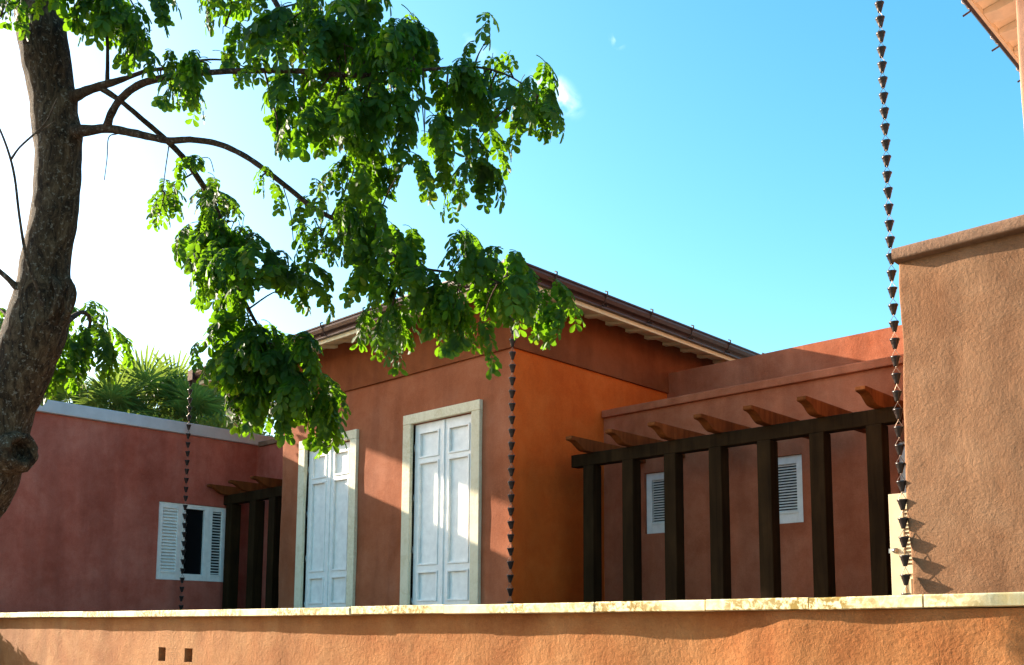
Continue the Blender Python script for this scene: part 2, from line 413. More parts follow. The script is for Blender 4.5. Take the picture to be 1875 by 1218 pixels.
# ------------------------------------------------------------------ main house
AY, BX, LX = 8.7, -8.404, -13.49                           # facade plane, side plane, left corner
BAND = E+3.50
EZ = E+4.30                                                # gutter rim
EX0, EX1, EY0, EY1 = -15.34, -7.73, 8.0, 17.0              # eave rectangle
mh = empty('main_house', (-11, 12, FL), 'terracotta house with two tall white double doors under deep gutter-edged eaves', 'house')
def s_front(x): return (16-AY)+(x-LX)                      # path length on the facade
path = [(LX, 16), (LX, AY), (BX, AY), (BX, 16)]
D2 = (-10.29, -9.092, E+2.785); D1 = (-12.80, -11.655, E+2.75)
DB = E+.10
holes = [(s_front(d[0]), s_front(d[1]), DB, d[2], .12) for d in (D1, D2)]
wl = wall_skin([(LX, 16), (LX, AY), (BX, AY)], FL, BAND, step=.13, holes=holes, amp=.008, fine=.002, rad=.025)
wl.build('front_wall', 'plaster', mh)
ws = wall_skin([(BX-.02, AY+.004), (BX, AY+.006), (BX, 16)], FL, BAND, step=.13, amp=.006, fine=.002, rad=.004)
ws.build('side_wall', 'plaster_side', mh)
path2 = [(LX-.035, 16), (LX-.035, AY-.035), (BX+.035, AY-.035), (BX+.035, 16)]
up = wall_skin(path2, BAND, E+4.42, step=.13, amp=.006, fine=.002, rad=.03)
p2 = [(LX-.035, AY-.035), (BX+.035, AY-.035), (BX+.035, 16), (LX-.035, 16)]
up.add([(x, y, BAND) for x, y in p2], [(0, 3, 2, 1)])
up.build('fascia_band', 'plaster_eave_shade', mh)
MB().box(LX+.15, BX-.15, AY+.15, 15.9, FL, E+4.2).build('core', 'dark', mh)
# roof with low hips, its eaves and gutters
SL = math.tan(radians(11))
def hip_roof(x0, x1, y0, y1, z, parent, mat='rooftile'):
    h = min(x1-x0, y1-y0)/2; zt = z+h*SL
    if x1-x0 < y1-y0: r = [((x0+x1)/2, y0+h, zt), ((x0+x1)/2, y1-h, zt)]; f = [(0,1,4),(1,2,5,4),(2,3,5),(3,0,4,5)]
    else: r = [(x0+h, (y0+y1)/2, zt), (x1-h, (y0+y1)/2, zt)]; f = [(0,1,5,4),(1,2,5),(2,3,4,5),(3,0,4)]
    m = MB(); m.add([(x0,y0,z),(x1,y0,z),(x1,y1,z),(x0,y1,z)]+r, f)
    zi = z-.05
    m.add([(x0,y0,zi),(x1,y0,zi),(x1,y1,zi),(x0,y1,zi)]+[(p[0], p[1], p[2]-.05) for p in r], [tuple(reversed(q)) for q in f])
    m.add([(x0,y0,z),(x1,y0,z),(x1,y1,z),(x0,y1,z),(x0,y0,zi),(x1,y0,zi),(x1,y1,zi),(x0,y1,zi)], [(0,4,5,1),(1,5,6,2),(2,6,7,3),(3,7,4,0)])
    return m.build('roof', mat, parent)
hip_roof(EX0+.08, EX1-.08, EY0+.08, EY1-.08, EZ-.01, mh)
# ogee gutter profile (outward o, height z) relative to the rim
def gutter_poly(W=.13, H=.165):
    pr = [(0, 0), (W, 0), (W, -.018), (W-.012, -.03), (W-.012, -.055), (W-.03, -.10), (W-.062, -.125), (W-.072, -.145), (W-.072, -H), (0, -H)]
    return pr
def gutter_run(axis, fixed, sign, a, b, z, parent, W=.13):
    """axis 'x': runs along x at y=fixed (outer rim side), sign = outward direction"""
    pr = [((fixed-sign*W)+sign*o, z+h) for o, h in gutter_poly(W)]
    m = MB(); m.prism(pr, axis, a, b); return m.build('gutter', 'gutter', parent)
gA = gutter_run('x', EY0, -1, EX0+.14, EX1-.13, EZ, mh)
gB = gutter_run('y', EX1, 1, EY0+.13, EY1, EZ, mh)
gL = gutter_run('y', EX0, -1, EY0+.13, EY1, EZ, mh)
def bracket(axis, pos, fixed, sign, z, parent):
    pts = [(.015, -.17), (-.055, -.15), (-.075, -.128), (-.04, -.105), (-.02, -.055), (.012, -.02), (.014, .02), (-.02, .035)]
    P = []
    for o, h in pts:
        q = fixed+sign*(o+.004) if True else 0
        P.append((pos, q, z+h) if axis == 'x' else (q, pos, z+h))
    m = MB().tube(P, .011, 6); m.build('gutter_bracket', 'gutter', parent)
x = EX1-.85
while x > EX0+.3: bracket('x', x, EY0, -1, EZ, gA); x -= .98
y = EY0+.75
while y < EY1: bracket('y', y, EX1, 1, EZ, gB); y += .98
for cx_, cy_ in ((EX1-.075, EY0+.075), (EX0+.075, EY0+.075)):
    m = MB(); m.box(cx_-.085, cx_+.085, cy_-.085, cy_+.085, EZ-.17, EZ+.014); m.build('gutter_corner_box', 'gutter', mh, .008)
# fascia board and boarded soffit with rafters
zf = EZ-.165
m = MB()
for (x0, x1, y0, y1) in ((EX0+.13, EX1-.13, EY0+.132, EY0+.16), (EX1-.16, EX1-.132, EY0+.16, EY1), (EX0+.132, EX0+.16, EY0+.16, EY1)):
    m.box(x0, x1, y0, y1, zf-.055, EZ-.02)
m.build('fascia_board', 'soffit', mh)
def soffit(x0, x1, y0, y1, inx, z, parent):
    m = MB(); m.add([(x0,y0,z),(x1,y0,z),(x1-inx,y0+inx,z+inx*SL),(x0+inx,y0+inx,z+inx*SL)], [(3,2,1,0)])
    m.add([(x1,y0,z),(x1,y1,z),(x1-inx,y1,z+inx*SL),(x1-inx,y0+inx,z+inx*SL)], [(3,2,1,0)])
    m.add([(x0,y1,z),(x0,y0,z),(x0+inx,y0+inx,z+inx*SL),(x0+inx,y1,z+inx*SL)], [(3,2,1,0)])
    return m.build('soffit', 'soffit', parent)
sf = soffit(EX0+.16, EX1-.16, EY0+.16, EY1, .62, zf+.02, mh)
def rafter_tail(axis, pos, fixed, sign, z, ln, parent, wd=.09, dp=.045):
    o = [(0, 0), (ln, ln*SL), (ln, ln*SL-dp), (0, -dp*.6)]
    m = MB(); m.prism([(fixed-sign*a, z+b-.004) for a, b in o], axis, pos-wd/2, pos+wd/2); m.build('rafter_tail', 'soffit', parent)
x = EX1-.75
while x > EX0+.8: rafter_tail('x', x, EY0+.162, -1, zf+.02, .58, sf); x -= .45
y = EY0+.75
while y < EY1-.5: rafter_tail('y', y, EX1-.162, 1, zf+.02, .58, sf); y += .45
# the wide soffit left of the corner, over the side court
MB().add([(EX0+.78,EY0+.78,zf+.14),(LX,EY0+.78,zf+.14),(LX,EY1,zf+.14),(EX0+.78,EY1,zf+.14)], [(3,2,1,0)]).build('court_soffit', 'soffit', mh)

def double_door(d, parent):
    x0, x1, zt = d; zb = DB; SW = .165; pr = .05
    dr = empty('door', (0, 0, 0)); dr.parent = parent; dr.location = Vector((x0, AY, zb))-parent.location
    m = MB()
    m.box(x0-SW, x0, AY-pr, AY+.06, zb, zt+.002); m.box(x1, x1+SW-.012, AY-pr, AY+.06, zb, zt+.002)
    m.build('jamb_stone', 'stone_surround', dr, .006)
    MB().box(x0-SW, x1+SW-.012, AY-pr-.002, AY+.06, zt+.004, zt+.137).build('lintel_stone', 'stone_surround', dr, .006)
    xm = (x0+x1)/2; yf = AY+.030
    H = zt-zb
    for k, (a, b) in enumerate(((x0+.012, xm-.004), (xm+.004, x1-.012))):
        st = .10; lf = MB(); th = .045
        rails = [zb+.006, zb+.24, 0, 0]
        zz = [(zb+.28, zb+.66), (zb+.76, zb+.76+(H-.76)*.725), (zt-.47, zt-.13)]
        zz[1] = (zb+.76, zt-.545)
        lf.box(a, a+st, yf, yf+th, zb+.006, zt-.006); lf.box(b-st, b, yf, yf+th, zb+.006, zt-.006)
        edges = [zb+.006]+[v for p in zz for v in p]+[zt-.006]
        for q in range(0, len(edges), 2): lf.box(a+st, b-st, yf, yf+th, edges[q], edges[q+1])
        leaf = lf.build('door_leaf', 'white_paint', dr)
        for (p0, p1) in zz:
            MB().box(a+st, b-st, yf+.026, yf+.04, p0, p1).build('door_panel', 'white_paint', dr)
            mo = MB(); q = .026
            xa, xb = a+st-.012, b-st+.012; za, zc = p0-.012, p1+.012; y0_, y1_ = yf-.014, yf+.026
            mo.box(xa, xa+q, y0_, y1_, za, zc); mo.box(xb-q, xb, y0_, y1_, za, zc)
            mo.box(xa+q, xb-q, y0_, y1_, za, za+q); mo.box(xa+q, xb-q, y0_, y1_, zc-q, zc)
            mo.build('panel_moulding', 'white_paint', dr, .004)
        hx = a-.004 if k == 0 else b+.004
        for f in (.10, .36, .62, .88):
            MB().lathe([(.0, -.05), (.009, -.05), (.009, .05), (.0, .05)], 8, (hx, yf-.006, zb+H*f)).build('hinge', 'steel', dr)
    MB().box(xm-.022, xm+.022, yf-.018, yf+.002, zb+.01, zt-.012).build('astragal', 'white_paint', dr, .005)
    return dr
double_door(D1, mh); double_door(D2, mh)

# ------------------------------------------------------------------ louvred windows
def louvre_bay(win, org, du, nrm, u0, u1, z0, z1, fr=.06, n=16, tilt=35, open_=True, back='dark'):
    """frame + slats in the plane org + du*u, facing nrm"""
    def P(u, o, z): return (org.x+du.x*u+nrm.x*o, org.y+du.y*u+nrm.y*o, z)
    def bx(m, ua, ub, oa, ob, za, zb):
        v = [P(ua,oa,za),P(ub,oa,za),P(ub,ob,za),P(ua,ob,za),P(ua,oa,zb),P(ub,oa,zb),P(ub,ob,zb),P(ua,ob,zb)]
        m.add(v, [(0,3,2,1),(4,5,6,7),(0,1,5,4),(1,2,6,5),(2,3,7,6),(3,0,4,7)])
    m = MB()
    bx(m, u0, u0+fr, -.03, .02, z0, z1); bx(m, u1-fr, u1, -.03, .02, z0, z1)
    bx(m, u0+fr, u1-fr, -.03, .02, z0, z0+fr*1.5); bx(m, u0+fr, u1-fr, -.03, .02, z1-fr*1.1, z1)
    m.build('shutter_frame', 'white_paint', win, .004)
    za, zb = z0+fr*1.5, z1-fr*1.1
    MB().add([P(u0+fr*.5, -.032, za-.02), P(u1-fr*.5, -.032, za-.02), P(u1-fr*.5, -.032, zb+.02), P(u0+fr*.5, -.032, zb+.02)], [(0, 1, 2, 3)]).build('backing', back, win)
    st = MB()
    bx(st, u0+fr-.01, u1-fr+.01, .02, .034, za-.012, za+.006); 
    st.build('sill_bead', 'white_paint', win)
    c, s_ = cos(radians(tilt)), sin(radians(tilt)); pitch = (zb-za)/n; wd = pitch*(.62 if open_ else .92)
    for i in range(n):
        zc = za+pitch*(i+.5); q = MB(); hh = wd/2
        vs = []
        for u in (u0+fr-.004, u1-fr+.004):
            for o, z in ((-hh*c, hh*s_), (hh*c, -hh*s_), (hh*c+.003, -hh*s_+.006), (-hh*c+.003, hh*s_+.006)):
                vs.append(P(u, o-.004, zc+z))
        q.add(vs, [(0,1,2,3),(7,6,5,4),(0,4,5,1),(1,5,6,2),(2,6,7,3),(3,7,4,0)])
        q.build('slat', 'white_paint', win)
def win_empty(parent, loc):
    o = empty('window', (0, 0, 0)); o.parent = parent; o.location = Vector(loc)-parent.location; return o

# ------------------------------------------------------------------ rear wing behind the pergola (right)
CY = 10.50; RX = -2.6
rw = empty('rear_wing', (-5, CY, FL), 'low terracotta wing with small louvred windows behind the posts of the long pergola', 'house wing')
wins = [(-7.725, -7.165), (-6.045, -5.485), (-4.365, -3.805)]
WZ = (E+1.25, E+2.05)
hl = [(a-BX+.0, b-BX+.0, WZ[0], WZ[1], .09) for a, b in wins]
wall_skin([(BX, CY), (RX, CY)], FL, E+2.905, step=.13, holes=hl, amp=.008, fine=.002).build('wall', 'plaster_rear', rw)
m = MB(); m.box(BX+.004, RX, CY-.055, CY+.35, E+2.885, E+2.985); m.build('coping', 'plaster_rear', rw, .012)
MB().box(BX+.002, RX, CY+.2, 12.05, E+2.75, E+2.87).build('flat_roof', 'plaster_coping', rw)
wall_skin([(BX+.002, 12.0), (4, 12.0)], E+2.8, E+3.80, step=.13, amp=.010, fine=.002, seed=7).build('parapet', 'plaster_rear', rw)
MB().box(BX-.05, 4, 12.015, 12.25, E+2.8, E+3.805).build('parapet_cap', 'plaster_rear', rw, .01)
for a, b in wins:
    wn = win_empty(rw, (a, CY, WZ[0]))
    louvre_bay(wn, Vector((a, CY+.055, 0)), Vector((1, 0, 0)), Vector((0, -1, 0)), .004, b-a-.004, WZ[0]+.004, WZ[1]-.004, fr=.085, n=17, tilt=38)

# ------------------------------------------------------------------ left wing
GX = -15.55
lw = empty('side_wing', (GX, 8, FL), 'low terracotta wing with white coping and a shuttered window beside the short pergola', 'house wing')
WY = (7.70, 8.95); WZ2 = (E+.79, E+2.085)
RY = 9.51
pth = [(GX, 4.68), (GX, RY), (LX, RY)]
hl = [(WY[0]-4.68, WY[1]-4.68, WZ2[0], WZ2[1], .10)]
wall_skin(pth, FL, E+3.26, step=.13, holes=hl, amp=.008, fine=.002, rad=.02, seed=3).build('wall', 'plaster_pink', lw)
m = MB(); m.box(GX-.35, GX+.06, 4.66, 10.0, E+3.262, E+3.462); m.build('coping', 'white_coping', lw, .015)
m = MB(); m.box(GX+.064, LX-.004, RY-.04, RY+.3, E+3.23, E+3.32); m.build('return_coping', 'plaster_coping', lw, .012)
MB().box(GX-.34, GX-.13, 4.68, 10.0, FL, E+3.25).build('wall_back', 'plaster_pink', lw)
wn = win_empty(lw, (GX, WY[0], WZ2[0]))
org = Vector((GX-.045, WY[0], 0)); du = Vector((0, 1, 0)); nr = Vector((1, 0, 0)); W = WY[1]-WY[0]
louvre_bay(wn, org, du, nr, .004, W*.345, WZ2[0]+.004, WZ2[1]-.004, fr=.085, n=20, tilt=52, open_=False, back='white_paint')
louvre_bay(wn, org, du, nr, W*.735, W-.004, WZ2[0]+.004, WZ2[1]-.004, fr=.075, n=22, tilt=30)
m = MB(); a, b = WY[0]+W*.345+.003, WY[0]+W*.735-.003; z0, z1 = WZ2[0]+.004, WZ2[1]-.004
for (p, q, r_, s_) in ((a, a+.055, z0, z1), (b-.075, b, z0, z1), (a+.055, b-.075, z0, z0+.11), (a+.055, b-.075, z1-.075, z1)):
    m.box(GX-.085, GX-.02, p, q, r_, s_)
m.build('casement_frame', 'white_paint', wn, .004)
gm, _, gN, gL_, gb = newmat('dark_window_glass')
gb.inputs['Base Color'].default_value = (.006, .007, .008, 1); gb.inputs['Roughness'].default_value = .25; gb.inputs['Specular IOR Level'].default_value = .12
M['glass'] = gm
MB().box(GX-.088, GX-.08, a+.05, b-.07, z0+.1, z1-.07).build('pane', 'glass', wn)
# white door frame in the recess behind the short pergola
dz = MB(); xa = onY(494, 1000, RY).x
dz.box(xa-.03, xa+.55, RY-.03, RY+.02, FL, E+1.72)
dz.build('recess_door', 'white_paint', lw, .006)

# ------------------------------------------------------------------ pergolas
def pergola(name, label, bx0, bx1, by, xs, ytip, yback, zr, bh, rw_, posts, pw, cat='pergola'):
    pg = empty(name, ((bx0+bx1)/2, by, FL), label, cat)
    zb1 = zr-.15
    m = MB(); m.box(bx0, bx1, by, by+.14, zb1-bh, zb1); m.build('beam', 'wood', pg, .008)
    for x in posts:
        m = MB(); m.box(x-pw/2, x+pw/2, by-.012+.0, by-.012+pw, FL, zb1-bh-.001); m.build('post', 'wood', pg, .01)
    for x in xs:
        H = .15; d = ytip
        o = [(yback, zr), (d, zr), (d-.004, zr-.035), (d+.012, zr-.048)]
        for k in range(1, 11):                              # ogee tail
            t = k/10; o.append((d+.012+.30*t, zr-.048-(H-.048)*(t-.16*sin(2*pi*t))))
        o += [(yback, zr-H)]
        m = MB(); m.prism(o, 'x', x-rw_/2, x+rw_/2); m.build('rafter', 'wood_rafter', pg, .004)
    return pg
rx = [-7.745+.612*i for i in range(7)]
pergola('pergola', 'long dark timber pergola with seven posts in front of two louvred windows', -8.05, -3.90, 9.40, rx, 9.0, CY-.004, E+2.335, .155, .10, [-7.765+.606*i for i in range(7)], .165)
lx = [-15.42+.69*i for i in range(3)]
pergola('pergola', 'short dark timber pergola squeezed between white-coped wing and main house', -15.53, LX-.012, 8.86, lx, 8.50, RY-.004, E+2.44, .165, .10, [-15.33, -14.58, -13.99], .19)

# ------------------------------------------------------------------ near house on the right
DY, DX = 8.06, -3.285
nh = empty('near_house', (0, 10, FL), 'tan plastered house end with rounded coping and a timber eave high above', 'house')
def dout(x, z): return .012*noise.noise(Vector((x*1.6, z*1.6, 3)))
DZ = E+3.09
wall_skin([(DX, 10.52), (DX, DY), (6, DY)], FL, DZ, step=.06, amp=.016, fine=.004, rad=.03, out=dout, seed=11).build('wall', 'plaster_near', nh)
# uneven rounded coping
m = MB(); prof = []
for k in range(12):
    an = -pi/2+pi*k/11; prof.append((-.0-.04*cos(an)*1.0, .0425+.0425*sin(an)))
def cop(P0, P1, nrm, n):
    ring = []
    for i in range(n+1):
        t = i/n; p = P0+(P1-P0)*t
        e = .010*noise.noise(Vector((p.x*2.2, p.y*2.2, 1)))+.004*noise.noise(Vector((p.x*8, p.y*8, 2)))
        r_ = []
        for o, z in [(-.35, .0), (.085, .0), (.098, .012), (.10, .03), (.10, .085), (.09, .105), (.07, .112), (-.35, .118)]:
            r_.append((p.x+nrm.x*(o+(e if o > 0 else 0)), p.y+nrm.y*(o+(e if o > 0 else 0)), DZ-.004+z+(e*.6 if z > .05 else e*.5)))
        ring.append(r_)
    k = 8; vs = [q for r_ in ring for q in r_]
    m.add(vs, [(i*k+q, (i+1)*k+q, (i+1)*k+(q+1) % k, i*k+(q+1) % k) for i in range(n) for q in range(k)], True)
    m.add(ring[0], [tuple(range(k-1, -1, -1))]); m.add(ring[-1], [tuple(range(k))])
cop(Vector((DX-.004, DY, 0)), Vector((6, DY, 0)), Vector((0, -1, 0)), 90)
m.build('coping', 'plaster_coping', nh, .012)
MB().box(DX+.02, 6, DY+.3, 10.5, DZ-.3, DZ+.05).build('flat_roof', 'white_coping', nh)
# upper storey and its eave
UX, UY = -2.62, 9.36
NZ = E+6.30
wall_skin([(UX, 18), (UX, UY), (6, UY)], DZ+.05, NZ+.25, step=.25, amp=.01, rad=.03, seed=5).build('upper_wall', 'plaster_pale', nh)
gX = -3.30; gY = 8.62
hip_roof(gX+.08, 7, gY+.08, 20, NZ+.155, nh)
gutter_run('y', gX, -1, gY+.13, 20, NZ+.165, nh); gn = gutter_run('x', gY, -1, gX+.13, 7, NZ+.165, nh)
MB().box(gX-.01, gX+.15, gY-.01, gY+.15, NZ-.01, NZ+.19).build('gutter_corner_box', 'gutter', nh, .008)
y = gY+.6
while y < 19: bracket('y', y, gX, -1, NZ+.165, gn); y += .85
m = MB(); m.box(gX+.132, gX+.16, gY+.16, 20, NZ-.05, NZ+.14); m.box(gX+.16, 7, gY+.132, gY+.16, NZ-.05, NZ+.14); m.build('fascia_board', 'soffit_light', nh)
m = MB(); m.add([(gX+.16,gY+.16,NZ+.02),(gX+.16,20,NZ+.02),(UX+.05,20,NZ+.12),(UX+.05,UY+.05,NZ+.12)], [(0,1,2,3)])
m.add([(gX+.16,gY+.16,NZ+.02),(UX+.05,UY+.05,NZ+.12),(7,UY+.05,NZ+.12),(7,gY+.16,NZ+.02)], [(0,1,2,3)])
sfn = m.build('soffit', 'soffit_light', nh)
y = gY+.7
while y < 19:
    o = [(gX+.162, NZ+.016), (UX-.006, NZ+.108), (UX-.006, NZ+.01), (gX+.30, NZ-.045), (gX+.162, NZ-.035)]
    MB().prism(o, 'y', y-.11, y+.11).build('rafter_tail', 'soffit_light', sfn, .004); y += .46
# cream louvred door leaf standing open beside the near wall
dl = empty('louvred_door', (-3.5, 8.9, FL), 'cream louvred door leaf standing open by the tan wall corner', 'door')
ya = 8.90; x0 = -3.80; x1 = -3.30; zt = E+1.255; zb = FL+.004
m = MB(); st = .13
m.box(x0, x0+st, ya, ya+.045, zb, zt); m.box(x1-.10, x1, ya, ya+.045, zb, zt)
for a, b in ((zb, zb+.12), (E+.52, E+.60), (zt-.15, zt)): m.box(x0+st, x1-.10, ya, ya+.045, a, b)
m.build('door_frame', 'cream_paint', dl, .004)
MB().box(x0+st, x1-.10, ya+.015, ya+.03, zb+.12, E+.52).build('door_panel', 'cream_paint', dl)
mo = MB(); q = .016
xa, xb, za, zc = x0+st+.03, x1-.12, zb+.2, E+.49
for b_ in ((xa, xa+q, za, zc), (xb-q, xb, za, zc), (xa+q, xb-q, za, za+q), (xa+q, xb-q, zc-q, zc)): mo.box(b_[0], b_[1], ya+.004, ya+.016, b_[2], b_[3])
mo.build('panel_moulding', 'cream_paint', dl)
z = E+.62
while z < zt-.16:
    MB().prism([(ya+.005, z), (ya+.04, z+.03), (ya+.04, z+.038), (ya+.005, z+.008)], 'x', x0+st+.0005, x1-.1005).build('slat', 'cream_paint', dl); z += .035
MB().box(x0+st-.02, x1-.09, ya+.040, ya+.046, E+.58, zt-.13).build('louvre_backing', 'cream_paint', dl)
k = MB(); k.lathe([(0, 0), (.026, 0), (.026, .008), (.010, .012), (.010, .022), (.018, .028), (.021, .036), (.016, .045), (0, .048)], 14)
kv = [(x0+.05+v[0], ya-v[2], E+.735+v[1]) for v in k.v]; k.v = kv
k.build('knob', 'steel', dl)
MB().box(x0-.018, x0+.002, ya+.008, ya+.036, E+.715, E+.755).build('latch', 'steel', dl)

# ------------------------------------------------------------------ rain chains
cup = MB()
cup.lathe([(.001, -.088), (.015, -.088), (.018, -.080), (.024, -.058), (.029, -.040), (.0325, -.036), (.034, -.018), (.0395, -.012), (.043, 0), (.0405, 0), (.031, -.03), (.015, -.078)], 14)
cup_me = cup.mesh('cup', 'bronze')
def rain_chain(label, top_, bot, ztop_cup, sp=.1513, twist=0):
    """top_/bot: Vectors on the chain line; cups start at ztop_cup"""
    root = empty('rain_chain', (bot.x, bot.y, bot.z), label, 'rain chain')
    root['group'] = 'rain chains of bronze cups'
    rnd = random.Random(int(abs(top_.x)*100))
    def pt(z): t = (z-bot.z)/(top_.z-bot.z); return bot+(top_-bot)*t
    z = ztop_cup; wires = MB(); i = 0; prev = None
    wires.tube([pt(top_.z), pt(ztop_cup+.05)], .003, 5)
    while z > bot.z:
        p = pt(z); o = link('cup', cup_me, None); o.parent = root
        o.location = p-Vector(root.location); o.rotation_euler = (rnd.uniform(-.05, .05), rnd.uniform(-.05, .05), rnd.uniform(0, 6.28))
        an = twist+rnd.uniform(-.5, .5)
        dx, dy = cos(an)*.036, sin(an)*.036
        apex = p+Vector((0, 0, .058))
        for s in (1, -1): wires.tube([p+Vector((dx*s, dy*s, -.004)), apex], .0026, 4)
        wires.tube([apex, p+Vector((0, 0, .066))], .0026, 4)
        z -= sp; i += 1
    tag(wires.build('wire_links', 'wire', root), kind='stuff')
    return root
a = onY(940, 478, 8.06); b = onY(932.5, 1112, 8.04)
rain_chain('bronze cup rain chain hanging at the outer corner of the main house', Vector((a.x, 8.06, EZ-.17)), Vector((b.x+.01, 8.04, E+.10)), onY(939, 621.2, 8.05).z+.151*4, twist=.6)
a = onY(349, 700, 8.06); b = onY(331.5, 1112, 8.04)
rain_chain('bronze cup rain chain hanging before the white-coped wing and its shuttered window', Vector((a.x, 8.06, EZ-.17)), Vector((b.x, 8.04, E+.10)), onY(348, 777, 8.05).z+.151*5, twist=.6)
tp = onY(1610, 5.9, 8.42); bt = onY(1659, 1071, 8.00)
k = (E+6.28-bt.z)/(tp.z-bt.z); tpx = bt+(tp-bt)*k
k2 = (E+.05-bt.z)/(tp.z-bt.z); btx = bt+(tp-bt)*k2
rc = rain_chain('tall bronze cup rain chain dropping from the high eave past the tan wall', tpx, btx, tp.z+.1545*3, sp=.1545, twist=.2)
MB().tube([tpx, tpx+Vector((.02, .05, .12)), Vector((gX+.05, gY+.08, NZ+.18))], .012, 6).build('hanger_arm', 'gutter', rc)

# ------------------------------------------------------------------ unseen wall added off to the left so its lintel shades the doors
bgX = -21.5; zl = E+2.17+.366*(-9.9-bgX)
bgl = empty('shade_blocker', (bgX, 5.7, 0), 'tall unseen plastered wall with a square opening, added to shade the doors', 'shade blocker')
m = MB(); m.box(bgX-.35, bgX, 4.15, 4.93, 0, zl+2.0); m.box(bgX-.35, bgX, 6.62, 6.74, 0, zl+2.0); m.box(bgX-.348, bgX-.002, 4.93, 6.62, zl, zl+1.998); m.box(bgX-.348, bgX-.002, 4.93, 6.62, 0, E+3.2)
m.build('blocker_wall', 'plaster', bgl, .02)
MB().box(bgX-.45, bgX+.1, 4.05, 6.75, zl+2.002, zl+2.15).build('blocker_coping', 'plaster_coping', bgl, .02)

# ------------------------------------------------------------------ the shade tree by the street
TD = 5.6
rnd = random.Random(21)
tree_base = at(-200, 1690, TD); tree_base.z = 0
tree = empty('shade_tree', tree_base, 'leaning dark-barked tree with a knot hole and drooping pinnate foliage', 'tree')
def pxpath(rows, n=6):
    """rows: (x, y, forward distance, half width in px) -> smooth points and radii"""
    o = smoothpath(rows, n); P = [at(r[0], r[1], r[2]) for r in o]; R = [max(.0025, r[3]*r[2]/FPX) for r in o]
    return P, R
rows = [(-205, 1700, 5.6, 92), (-200, 1560, 5.6, 74), (-188, 1350, 5.6, 66), (-160, 1150, 5.6, 63), (-112, 1005, 5.6, 61), (-66, 934, 5.6, 60), (-32, 885, 5.6, 58), (-14, 835, 5.6, 57), (-4, 790, 5.6, 54), (8, 741, 5.6, 51), (30, 692, 5.6, 51), (51, 643, 5.6, 52), (70, 590, 5.6, 51), (78, 540, 5.6, 48), (82, 485, 5.6, 43), (93, 430, 5.6, 41), (100, 380, 5.6, 40), (106, 296, 5.6, 40), (99, 197, 5.6, 41), (82, 99, 5.6, 42), (70, 10, 5.6, 44), (64, -80, 5.6, 42), (70, -260, 5.6, 36), (95, -450, 5.6, 26)]
P, R = pxpath(rows, 10)
scar = at(138, 560, 5.52); collar1 = at(140, 175, 5.56); collar2 = at(146, 240, 5.56); knotp = at(42, 826, 5.46)
def trunkb(p, d, t):
    q = p+d*.13; v = 1+.10*noise.noise(q*4.0)+.05*noise.noise(q*11)+.025*noise.noise(Vector((q.x*38, q.y*38, q.z*9)))
    for c, a, s in ((scar, .34, .055), (collar1, .22, .04), (collar2, .22, .045), (knotp, .42, .085)):
        v += a*exp(-((q-c).length/s)**2/2)
    return v
MB().tube(P, R, 40, True, trunkb).build('trunk', 'bark', tree)
# knot with a hollow
kn = MB(); ax = (EYE-knotp).normalized()*.75+_r*.55+Vector((0, 0, .1)); ax.normalize(); ua = ax.orthogonal().normalized(); ub = ax.cross(ua)
prof = [(.125, -.16), (.120, -.06), (.112, -.01), (.098, .030), (.078, .048), (.062, .040), (.052, .016), (.046, -.03), (.040, -.10), (.0, -.12)]
seg = 28; vs = []
for r_, h in prof:
    for k in range(seg):
        an = 2*pi*k/seg; q = Vector((cos(an)*2.5, sin(an)*2.5, h*14)); rr = r_*(1+.16*noise.noise(q)+.05*noise.noise(q*3)); hh = h+.018*noise.noise(q+Vector((5, 5, 5)))
        vs.append(knotp-ax*.05+(ua*cos(an)+ub*sin(an))*rr+ax*hh)
kn.add(vs, [(i*seg+k, i*seg+(k+1) % seg, (i+1)*seg+(k+1) % seg, (i+1)*seg+k) for i in range(len(prof)-1) for k in range(seg)], True)
kn.build('knot_hole', 'bark', tree)
# scar lips
for dx, rad_ in ((0, .022), (-26, .016)):
    pp, rr = pxpath([(120+dx, 505, 5.50, 5), (133+dx, 530, 5.47, 7), (128+dx, 562, 5.47, 7), (112+dx, 595, 5.50, 4)], 5)
    MB().tube(pp, rr, 8, True, lambda p, d, t: 1+.3*noise.noise(p*30)).build('bark_scar', 'bark', tree)
BR = []                                                      # branch points to hang twigs from
def branch(rows, name='branch', seg=8, reg=True, n=6, mat='twig'):
    P, R = pxpath(rows, n)
    o = MB().tube(P, R, seg, True, lambda p, d, t: 1+.14*noise.noise((p+d*.02)*22)).build(name, mat, tree)
    if reg: BR.extend(P)
    return o
branch([(120, 182, 5.58, 15), (138, 175, 5.55, 11), (160, 166, 5.52, 8), (190, 156, 5.5, 7), (232, 143, 5.48, 4.5), (270, 130, 5.46, 3.6), (320, 123, 5.45, 2.8), (372, 110, 5.43, 2), (420, 112, 5.42, 1.4), (458, 128, 5.4, 1)])
branch([(182, 159, 5.5, 6), (222, 186, 5.52, 5), (262, 220, 5.58, 5), (305, 257, 5.65, 5.5), (348, 305, 5.75, 6), (392, 376, 5.77, 5.5), (415, 445, 5.76, 5), (432, 515, 5.73, 4.2), (468, 590, 5.68, 3.2), (505, 650, 5.63, 2.2), (540, 700, 5.60, 1.4)])
branch([(118, 242, 5.58, 18), (146, 240, 5.52, 12), (170, 238, 5.5, 9), (200, 236, 5.48, 8), (250, 245, 5.45, 7.5), (305, 257, 5.4, 6.5), (350, 256, 5.36, 6), (400, 264, 5.32, 5.5), (450, 287, 5.3, 5.2), (510, 330, 5.3, 5), (570, 378, 5.3, 4.6), (625, 408, 5.3, 4.2), (690, 445, 5.32, 3.6), (750, 485, 5.35, 2.8), (830, 500, 5.36, 2.2), (890, 508, 5.36, 1.6), (960, 540, 5.34, 1.2)])
